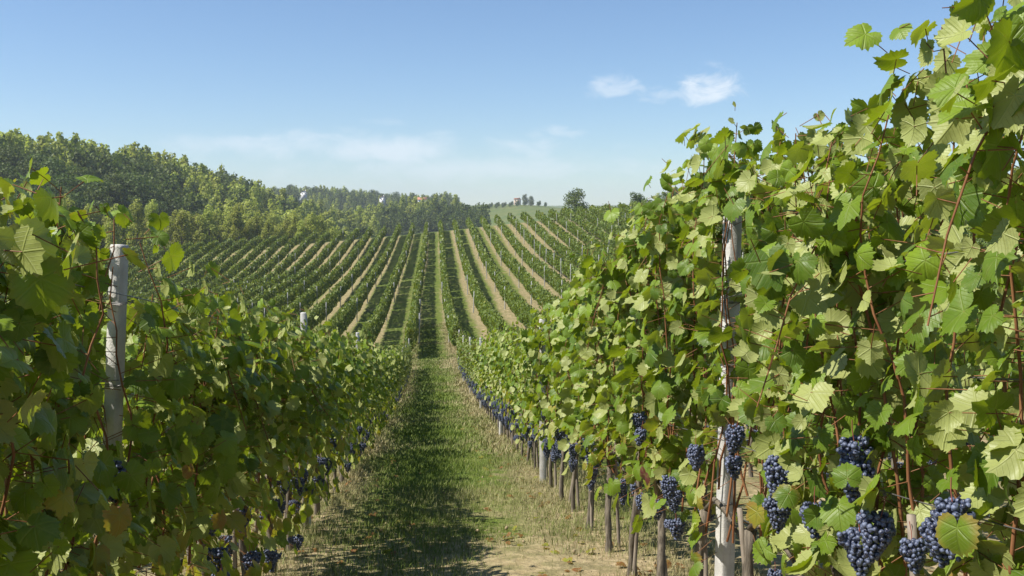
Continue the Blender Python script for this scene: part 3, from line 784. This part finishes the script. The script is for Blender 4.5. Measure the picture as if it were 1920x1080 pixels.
def build_rows():
    g = np.random.default_rng(77)
    nl = nr = 0
    for k in list(range(1, 34)) + list(range(0, -23, -1)):
        X = (k - .5) * D
        if k in (0, 1): y0 = 57
        elif k == 2: y0 = 17
        elif k == -1: y0 = 13.2
        elif k > 0: y0 = max(5, X / .78)
        else: y0 = max(18, -X / .56)
        yend = Y_END + 1.5 * math.sin(k * 2.1) + (0 if k > -6 else (k + 6) * -.2)
        if k > 16: yend += (k - 16) * .6
        if y0 > yend - 10: continue
        root = empty('vine_row', (float(row_x(k, y0)), y0, h1(float(row_x(k, y0)), y0)))  # a whole row of separate grapevines, built as one foliage mass
        mb = row_foliage(k, y0, yend, g)
        for i in range(len(mb.v)): mb.v[i] = mb.v[i] - np.array(root.location)
        mb.build('foliage', M_LEAFD, root)
        if k > 0: side, n = 'right', k
        else: side, n = 'left', 1 - k
        if k in (0, 1): lab = f'long green row of vines continuing the {side} row up the far slope beside the path'
        else: lab = f'long green row of vines running up the far slope, {ORD[n - 1]} row {side} of the path'
        tag(root, lab, 'vine row', 'rows of vines on the far slope')
build_rows()
def build_far_posts():
    g = np.random.default_rng(55)
    me = post_mesh(2.15, .08, .08)
    for k in list(range(0, -11, -1)) + list(range(1, 21)):
        side, n = ('right', k) if k > 0 else ('left', 1 - k)
        ys = np.arange((60 if k in (0, 1) else 80) + g.uniform(0, 8), 186, 13.0) if k != 6 else np.arange(84, 186, 7.6)
        for y in ys:
            x = float(row_x(k, y)) + (g.uniform(-.42, -.2) if k > 0 else g.uniform(.15, .42)) * (1.0 if k != 6 else 1.15)
            o = link('concrete_post', me, None, (x, y, h1(x, y)), (R(g.normal(0, 1)), R(g.normal(0, 1)), g.uniform(0, .3)))
            s = g.uniform(.82, 1.0) if k != 6 else 1.06; o.scale = (1, 1, s)
            tag(o, f'pale distant concrete post in the {ORD[n - 1]} row {side} of the path, far slope', 'post', f'concrete posts in the {ORD[n - 1]} row {side} of the path')
build_far_posts()

# ------------------------------------------------------------------ grass
BLADE = (np.array([(-.5, 0, 0), (.5, 0, 0), (.38, .12, .5), (-.38, .12, .5), (0, .42, 1.0)]), None, None)
def blades(name, P, hgt, wid, dry, g, lean=.95):
    k = len(P); yaw = g.uniform(0, 2 * np.pi, k); ln = g.normal(0, 1, k) * lean
    c, s = np.cos(yaw), np.sin(yaw)
    M = np.zeros((k, 3, 3))
    M[:, 0, 0] = c * wid; M[:, 1, 0] = s * wid
    M[:, 0, 1] = -s * hgt * (.5 + np.abs(ln)); M[:, 1, 1] = c * hgt * (.5 + np.abs(ln))
    M[:, 0, 2] = 0; M[:, 2, 2] = hgt / (1 + .5 * np.abs(ln))
    V = np.einsum('kij,nj->kni', M, BLADE[0]) + P[:, None]
    mb = MB(); ti = np.repeat(np.stack([g.random(k), dry, g.random(k), np.ones(k)], -1), 5, axis=0)
    mb.add(V.reshape(-1, 3), (np.array([[0, 1, 2, 3]])[None] + (np.arange(k) * 5)[:, None, None]).reshape(-1, 4), ti)
    mb.addf((np.array([[3, 2, 4]])[None] + (np.arange(k) * 5)[:, None, None]).reshape(-1, 3), 0)
    return mb.build(name, M_BLADE)
def build_grass():
    g = np.random.default_rng(15)
    out = {'grass': [], 'dry_grass': []}
    for (y0, y1, n, hs) in ((5.5, 9, 60000, 1.0), (9, 16, 90000, 1.0), (16, 30, 80000, 1.15), (30, 78, 70000, 1.5)):
        y = g.uniform(y0, y1, n); x = row_x(.5, y) + g.uniform(-2.0, 2.2, n); u = x - row_x(.5, y)
        n1 = vnoise(x / .55, y / .8, 31); n2 = vnoise(x / 1.6, y / 2.2, 32); n3 = vnoise(x / .17, y / .2, 33)
        den = .62 * n1 + .55 * n2 + .35 * n3 - .42
        centre = np.exp(-((u + .25) / .62) ** 2)                     # the green middle of the path
        under = np.clip((np.abs(u) - .75) / .35, 0, 1)               # tall straw under the rows
        bare = np.clip((9.5 - y) / 3.5, 0, 1) * np.clip(1.3 - np.abs(u - .55) * .9, 0, 1)
        p = np.clip(den * .9 + .55 * centre + .30 * under - .75 * bare, .02, 1)
        keep = g.random(n) < p
        x, y, u, n1, n2, centre, under = [a[keep] for a in (x, y, u, n1, n2, centre, under)]
        dry = np.clip(.28 + .42 * under + .10 * (u > .5) - .45 * centre + 1.1 * (n2 - .5) + .25 * g.normal(size=len(x)), 0, 1)
        hgt = (.03 + .07 * g.random(len(x)) ** 1.5 + .06 * centre * n1 + .09 * under * n1 * g.random(len(x))) * hs
        wid = np.where(y < 16, .0045, .0075) * hs * g.uniform(.7, 1.3, len(x)) * np.clip(y / 9, 1, 3)
        z = H(x, y) + np.where(True, .05 * (vnoise(x / .7, y / .7, 11) - .5) * np.clip((40 - y) / 30, 0, 1), 0) - .008
        P = np.stack([x, y, z], -1); d = dry > .5
        for nm, m_ in (('grass', ~d), ('dry_grass', d)): out[nm].append((P[m_], hgt[m_], wid[m_], dry[m_]))
    for nm, lab in (('grass', 'green grass growing down the middle of the path between the rows'), ('dry_grass', 'dry straw coloured grass under the vine rows and along the path')):
        P, h_, w_, d_ = [np.concatenate([o[i] for o in out[nm]]) for i in range(4)]
        o = blades(nm, P, h_, w_, d_, g); tag(o, lab, 'grass', None, 'stuff')
build_grass()
def build_litter():
    g = np.random.default_rng(61); mb = MB(); n = 420
    y = 5.6 + 22 * g.random(n) ** 1.6; u = g.choice([-1, 1], n) * g.uniform(.3, 1.7, n); x = row_x(.5, y) + u
    z = H(x, y) + .012; sz = g.uniform(.05, .11, n)
    N_ = np.stack([g.normal(0, .35, n), g.normal(0, .35, n), np.ones(n)], -1); T = np.stack([g.normal(size=n), g.normal(size=n), np.zeros(n)], -1)
    put_leaves(mb, np.stack([x, y, z], -1), T, N_, sz, np.stack([g.random(n), np.where(g.random(n) < .7, .95, .6), g.random(n), np.ones(n)], -1), 1, g)
    tag(mb.build('fallen_leaves', M_LEAF, None, True), 'brown fallen vine leaves scattered on the ground under the rows', 'fallen leaves', None, 'stuff')
    mb = MB(); n = 520; V, F, _ = ico(1)
    y = 5.2 + 8 * g.random(n) ** 1.5; x = row_x(.5, y) + g.uniform(-1.0, 1.9, n); sz = .005 + .014 * g.random(n) ** 3
    M = np.eye(3)[None] * sz[:, None, None] * g.uniform(.6, 1.3, (n, 1, 3)); a = g.normal(0, .35, (n, 3, 3)) * sz[:, None, None]
    mb.stamp((V, F, None), M + a * .6, np.stack([x, y, H(x, y) + .01], -1))
    m, w = mat('clod'); nz = w.noise(w.n('ShaderNodeNewGeometry').outputs['Position'], 40, 3); finish(w, principled(w, w.mix(nz, (.20, .15, .085), (.38, .31, .19)), .95, .1))
    tag(mb.build('clods', m), 'small sandy clods and pebbles lying on the bare soil of the path', 'clods', None, 'stuff')
build_litter()
# ------------------------------------------------------------------ trees
def crown_mesh(seed, kind, quad, n):
    """leaf clumps spread over many uneven lobes; returns (crown mesh, trunk mesh); the tree stands at the origin"""
    g = np.random.default_rng(seed); mb, tk = MB(), MB()
    if kind == 'pale': Ht, wd, z0, nb = 13.0, 2.5, 3.2, 26
    elif kind == 'slim': Ht, wd, z0, nb = 10.5, 1.9, 2.4, 18
    elif kind == 'lone': Ht, wd, z0, nb = 8.2, 3.3, 1.0, 34
    else: Ht, wd, z0, nb = 11.5, 4.0, 2.0, 28
    B = []
    for i in range(nb):
        u = (i + g.random()) / nb; z = z0 + (Ht - z0) * u
        if kind in ('pale', 'slim'): prof = wd * (math.sin(math.pi * min(1, .18 + .80 * u)) ** .8)
        elif kind == 'lone': prof = wd * (1.05 if u < .45 else 1.05 - 1.25 * (u - .45)) * g.uniform(.6, 1.05)
        else: prof = wd * math.sqrt(max(.05, 1 - (1.5 * u - .55) ** 2))
        a = g.uniform(0, 6.283); r = prof * g.uniform(.35, .85)
        rad = g.uniform(.75, 1.3) * wd * (.36 if kind != 'dark' else .38)
        B.append((r * math.cos(a), r * math.sin(a), z, rad, rad * g.uniform(.8, 1.3) * (1.25 if kind in ('pale', 'slim') else .8), g.random()))
    B = np.array(B); w = B[:, 3] ** 2; pick = g.choice(nb, n, p=w / w.sum()); b = B[pick]
    dr = nrm(g.normal(size=(n, 3))); f = (1.08 - .5 * g.random(n) ** 2)[:, None]
    P = b[:, :3] + dr * np.stack([b[:, 3], b[:, 3], b[:, 4]], -1) * f
    N_ = dr + [0, 0, .35] + g.normal(0, .30, (n, 3)); T = g.normal(size=(n, 3)) + [0, 0, -.5]
    M = frames(T, N_) * (quad * g.uniform(.6, 1.3, n))[:, None, None]
    ti = np.stack([np.clip(b[:, 5] * .6 + .4 * g.random(n), 0, 1), np.zeros(n), np.full(n, g.random()), np.ones(n)], -1)
    mb.stamp(KITE, M, P, ti)
    zz = np.linspace(-1.0, Ht * .86, 8)
    tube(tk, np.stack([.15 * np.sin(zz * .7 + seed), .15 * np.sin(zz * .5 + seed * 2), zz], -1), np.interp(zz, [-1, 0, Ht * .9], [.30, .24, .04]) * (1.3 if kind == 'dark' else .8), 6, True, .06, g)
    for i in range(9):
        q = B[int(g.integers(0, nb))]; zb = max(z0 * .7, q[2] - 1.6 - 1.5 * g.random())
        tube(tk, [(0, 0, zb), (q[0] * .5, q[1] * .5, zb + (q[2] - zb) * .6), (q[0], q[1], q[2])], [.11, .07, .03], 4, False)
    return mb, tk
TREE_KIND = {'pale': ('broadleaf_tree', M_TREE_L), 'slim': ('poplar_tree', M_TREE_L), 'dark': ('oak_tree', M_TREE_D), 'lone': ('lone_tree', M_TREE_D)}
PROTO = {}
def tree(kind, v, x, y, s, rz, label, group, z=None):
    key = (kind, v)
    nm, mt = TREE_KIND[kind]
    if key not in PROTO:
        a, b = crown_mesh(300 + v * 17 + len(kind), kind, {'pale': .40, 'slim': .34, 'dark': .44, 'lone': .32}[kind], {'pale': 2700, 'slim': 2000, 'dark': 3200, 'lone': 3000}[kind])
        PROTO[key] = (a.mesh('crown', mt), b.mesh('trunk', M_TRUNK, True))
    r = empty(nm, (x, y, h1(x, y) if z is None else z), rz); r.scale = (s * random.uniform(.9, 1.15), s * random.uniform(.9, 1.15), s)
    link('trunk', PROTO[key][1], r); link('crown', PROTO[key][0], r)
    return tag(r, label, 'tree', group)
random.seed(4)
def dark_zone(X, Y):
    rx = X / Y
    return ((np.abs(rx + .285) < .06 + .03 * np.sin(Y / 9)) & (Y < 345) & (X > -105)) | (vnoise(X / 22, Y / 22, 61) > .70) | ((rx < -.36) & (Y < 290))
def build_woods():
    g = np.random.default_rng(88)
    # candidate places: a jittered grid over the wooded hillside
    gx, gy = np.meshgrid(np.arange(-330, -12, 5.2), np.arange(197, 700, 5.2))
    X = (gx + g.uniform(-2.2, 2.2, gx.shape)).ravel(); Y = (gy + g.uniform(-2.2, 2.2, gy.shape)).ravel()
    ok = (wood_mask(X, Y) > .6) & (X > -.50 * Y) & (Y < 500)
    X, Y = X[ok], Y[ok]; o = np.argsort(np.hypot(X, Y)); X, Y = X[o], Y[o]
    plant = (Y < 275) & (X > -78) & (X < -14)
    dk = dark_zone(X, Y) & ~plant
    things = 255
    for i in range(min(things, len(X))):
        x, y = X[i], Y[i]
        if plant[i]: tree('slim', int(g.integers(0, 4)), x, y, g.uniform(.8, 1.15), g.uniform(0, 6.3), 'slender pale poplar in the plantation behind the left end of the vineyard', 'poplars in the plantation')
        elif dk[i]: tree('dark', int(g.integers(0, 4)), x, y, g.uniform(.8, 1.25), g.uniform(0, 6.3), 'dark green rounded oak in the wood on the left hillside', 'dark oaks in the hillside wood')
        else: tree('pale', int(g.integers(0, 5)), x, y, g.uniform(.75, 1.2), g.uniform(0, 6.3), 'pale olive green broadleaf tree in the wood on the left hillside', 'pale trees in the hillside wood')
    # everything beyond reads as one mass
    protos = {k: [crown_mesh(900 + v, k, .95 if k != 'slim' else .8, 330)[0] for v in range(5)] for k in ('pale', 'dark')}
    parts = {k: [(np.concatenate(m.v), np.concatenate(m.f[4]), np.concatenate(m.tint)) for m in v] for k, v in protos.items()}
    out = {'pale': MB(), 'dark': MB()}
    def far_tree(x, y, z, s, kind):
        V, F, Ti = parts[kind][int(g.integers(0, 5))]; a = g.uniform(0, 6.3); c, q = math.cos(a) * s, math.sin(a) * s
        W = np.stack([V[:, 0] * c - V[:, 1] * q + x, V[:, 0] * q + V[:, 1] * c + y, V[:, 2] * s * g.uniform(.85, 1.15) + z], -1)
        t = Ti.copy(); t[:, 2] = g.random(); out[kind].add(W, F, t)
    xs, ys = X[things:], Y[things:]; zs = H(xs, ys)
    for x, y, z, d in zip(xs, ys, zs, dk[things:]): far_tree(x, y, z, g.uniform(.75, 1.15), 'dark' if d else 'pale')
    # the wood across the valley and the hill behind it
    for (x0, x1, y0, y1, st, pd, sc) in ((-190, 42, 500, 690, 7.0, .62, .95), (-330, 34, 770, 1080, 8.5, .55, .88), (62, 330, 250, 330, 8.0, .7, .8)):
        gx, gy = np.meshgrid(np.arange(x0, x1, st), np.arange(y0, y1, st))
        fx = (gx + g.uniform(-.4, .4, gx.shape) * st).ravel(); fy = (gy + g.uniform(-.4, .4, gx.shape) * st).ravel()
        k = (wood_mask(fx, fy) > .5) & (fx > -.52 * fy)
        if y0 == 770:
            k &= (vnoise(fx / 30, fy / 30, 71) > .25)
            for hp, hd in ((570, 985), (792, 900), (717, 935)):       # clearings below the houses
                r = ray(hp, 380); k &= ~((np.abs(fx / fy - r.x / r.y) < .0062) & (fy < hd + 8))
        if y0 == 250: k &= (vnoise(fx / 14, fy / 14, 72) > .3)
        fx, fy = fx[k], fy[k]; fz = H(fx, fy)
        n2 = vnoise(fx / 26, fy / 26, 66)
        for x, y, z, q in zip(fx, fy, fz, n2): far_tree(x, y, z, sc * g.uniform(.7, 1.15), 'dark' if q + g.normal(0, .1) < pd else 'pale')
    o = out['pale'].build('woodland', M_TREE_L); tag(o, 'pale green woodland covering the distant hills and ridges', 'woodland', None, 'stuff')
    o = out['dark'].build('woodland', M_TREE_D); tag(o, 'dark green woodland covering the distant hills and valley', 'woodland', None, 'stuff')
build_woods()
def build_single_trees():
    g = np.random.default_rng(41)
    tree('lone', 0, 37.5, 262, 1.25, .6, 'lone dark green tree standing on the skyline above the vineyard crest', None)
    spots = [(1190, 250, .62, 'dark'), (1203, 252, .5, 'dark'), (1218, 262, .5, 'dark'), (1234, 258, .55, 'pale'), (1250, 255, .6, 'dark'), (1264, 250, .6, 'dark'), (1278, 252, .62, 'pale')]
    for i, (px, d, s, kd) in enumerate(spots):
        r = ray(px, 380); x, y = r.x / r.y * d, d
        tree(kd, i % 4, x, y, s * .95, g.uniform(0, 6), f'small green tree on the skyline right of the lone tree, {ORD[i]} from the left', 'trees along the right skyline')
    for i in range(26):                                           # young trees in lines beside the stone house
        row, col = divmod(i, 9); y = 845 + row * 11; x = 47 + col * 6.0 + row * 2
        if abs(x - 74) < 5 and y > 860: continue
        tree('dark', i % 4, x, y, g.uniform(.28, .36), g.uniform(0, 6), 'small orchard tree in lines around the distant stone house', 'orchard on the far hill')
    for i, (px, d, s, w_) in enumerate(((545, 960, 1.25, 'left of'), (583, 965, 1.0, 'right of'))):
        r = ray(px, 360); x = r.x / r.y * d; tree('dark', i, x, d, s, 1 + i, f'dark round tree just {w_} the distant white house on the hill', None)
    for i, (px, d, s, wd_) in enumerate(((985, 905, .85, 'nearest to'), (996, 910, .75, 'farther right of'))):
        r = ray(px, 380); x = r.x / r.y * d; tree('dark', 2 + i, x, d, s, 2 + i, f'dark tree on the far hill {wd_} the stone house', None)
    r = ray(742, 370); tree('dark', 1, r.x / r.y * 930, 930, 1.25, 2, 'dark tree rising highest on the distant ridge left of the red roof', None)
build_single_trees()

# ------------------------------------------------------------------ far buildings
M_WHITE = plain('white_render', (.80, .79, .76)); M_STONE = plain('tan_stone', (.50, .40, .31), .9, .5, 1.2); M_TILE = plain('terracotta_tiles', (.42, .19, .11), .85, .5, 2)
M_DARKW = plain('dark_opening', (.05, .05, .055), .4); M_WOODD = plain('brown_door', (.12, .07, .04))
def building(name, label, px, d, w, dep, hgt, roof_h, mw, rot, wins, door, dz=0.0, flat=False):
    r = ray(px, 380); x = r.x / r.y * d; z = h1(x, d) + dz
    root = empty(name, (x, d, z), rot); tag(root, label, 'house')
    m = MB(); box(m, -w/2, w/2, -dep/2, dep/2, -3, hgt)
    if not flat:
        base = m.nv; m.add([(-w/2, -dep/2, hgt), (w/2, -dep/2, hgt), (0, -dep/2, hgt + roof_h), (-w/2, dep/2, hgt), (w/2, dep/2, hgt), (0, dep/2, hgt + roof_h)], [(0, 1, 2), (4, 3, 5)])
    m.build('wall', mw, root)
    rf = MB()
    if flat:
        box(rf, -w/2 - .2, w/2 + .2, -dep/2 - .2, dep/2 + .2, hgt + .003, hgt + .3)
        box(rf, -w/2 + .4, w/2 - .4, -dep/2 + .4, dep/2 - .4, hgt + .303, hgt + roof_h)
    else:
        e = .35; sl_ = roof_h / (w / 2)
        for sx in (-1, 1):
            a = [(sx * (w/2 + e), -dep/2 - e, hgt - e * sl_), (sx * (w/2 + e), dep/2 + e, hgt - e * sl_), (0, dep/2 + e, hgt + roof_h), (0, -dep/2 - e, hgt + roof_h)]
            V = [(p[0], p[1], p[2] + .01) for p in a] + [(p[0], p[1], p[2] + .2) for p in a]
            F = [(0, 1, 2, 3), (7, 6, 5, 4), (0, 4, 5, 1), (1, 5, 6, 2), (3, 2, 6, 7), (0, 3, 7, 4)]
            rf.add(V, F if sx > 0 else [f[::-1] for f in F])
    rfo = rf.build('roof', M_TILE, root)
    c = MB(); box(c, w * .22, w * .22 + .6, -.3, .3, hgt, hgt + roof_h + .9); c.build('chimney', mw, rfo)
    for (wx, wz) in wins:
        m = MB(); box(m, wx - .45, wx + .45, -dep/2 - .05, -dep/2 - .003, wz, wz + 1.2); m.build('window', M_DARKW, root)
    m = MB(); box(m, door - .5, door + .5, -dep/2 - .06, -dep/2 - .003, 0, 2.1); m.build('door', M_WOODD, root)
building('white_house', 'small white gabled house on the wooded ridge at left', 570, 985, 6.2, 9, 4.6, 1.9, M_WHITE, R(8), [(-1.6, 2.9), (1.6, 2.9)], 0, 3.2)
building('farmhouse', 'long farmhouse with red tiled roof half hidden on the distant ridge', 792, 900, 12, 8, 4.5, 2.2, M_WHITE, R(90), [(-3, 1.2), (3, 1.2)], 0, 3.0)
building('stone_house', 'square tan stone house on the bare far hill near the centre', 970, 885, 5.6, 5.6, 5.2, 0.9, M_STONE, R(-12), [(-1.4, 3.2), (1.4, 3.2), (-1.4, 1.0)], 1.2, .2, True)
building('cream_house', 'tiny cream house peeking out of trees on the distant ridge', 717, 935, 5, 7, 4.6, 1.6, M_WHITE, R(5), [(-1.2, 2.8), (1.2, 2.8)], 0, 4.0)

# ------------------------------------------------------------------ a bird over the wood
def build_bird():
    m, w = mat('brown_plumage'); finish(w, principled(w, (.16, .10, .07), .8, .1))
    g = MB(); d = ray(352, 304); loc = d * 150
    tube(g, [(0, -.26, 0), (0, -.2, .0), (0, -.05, 0), (0, .1, .01), (0, .19, .03), (0, .24, .025), (0, .285, .015)], [.012, .03, .065, .06, .035, .035, .004], 8)
    for s in (-1, 1):
        V = []
        for f, le, te, z in ((0.03, .10, -.08, .02), (.2, .14, -.09, .06), (.42, .10, -.09, .05), (.62, -.02, -.12, .0)):
            for q in (le, (le + te) / 2, te): V.append((s * f, q, z + (.012 if q not in (le, te) else 0)))
            for q in (le, te): pass
        F = [(r * 3 + c, r * 3 + c + 1, (r + 1) * 3 + c + 1, (r + 1) * 3 + c) for r in range(3) for c in range(2)]
        V2 = [(a, b, c - .014) for a, b, c in V]
        g.add(V, F); g.add(V2, [f[::-1] for f in F])
    g.add([(-.03, -.22, .01), (.03, -.22, .01), (.09, -.42, .0), (-.09, -.42, .0), (-.03, -.22, -.004), (.03, -.22, -.004), (.09, -.42, -.01), (-.09, -.42, -.01)], [(0, 3, 2, 1), (4, 5, 6, 7), (0, 1, 5, 4), (1, 2, 6, 5), (2, 3, 7, 6), (3, 0, 4, 7)])
    o = g.build('bird', m, None, True, loc); o.rotation_euler = (R(-4), R(6), R(10))
    tag(o, 'small brown bird gliding with outspread wings over the wooded ridge', 'bird')
build_bird()

# ------------------------------------------------------------------ haze
def build_haze():
    m, w = mat('thin_air_haze')
    v = w.n('ShaderNodeVolumePrincipled', {'Color': (.80, .86, 1.0, 1), 'Density': .00021, 'Anisotropy': .25})
    o = w.n('ShaderNodeOutputMaterial'); w.t.links.new(v.outputs[0], o.inputs['Volume'])
    b = MB(); box(b, -1600, 1600, -200, 3400, -30, 75)
    h = b.build('haze', m); h['kind'] = 'stuff'; h['label'] = 'thin bluish haze lying over the distant hills'; h['category'] = 'haze'
build_haze()
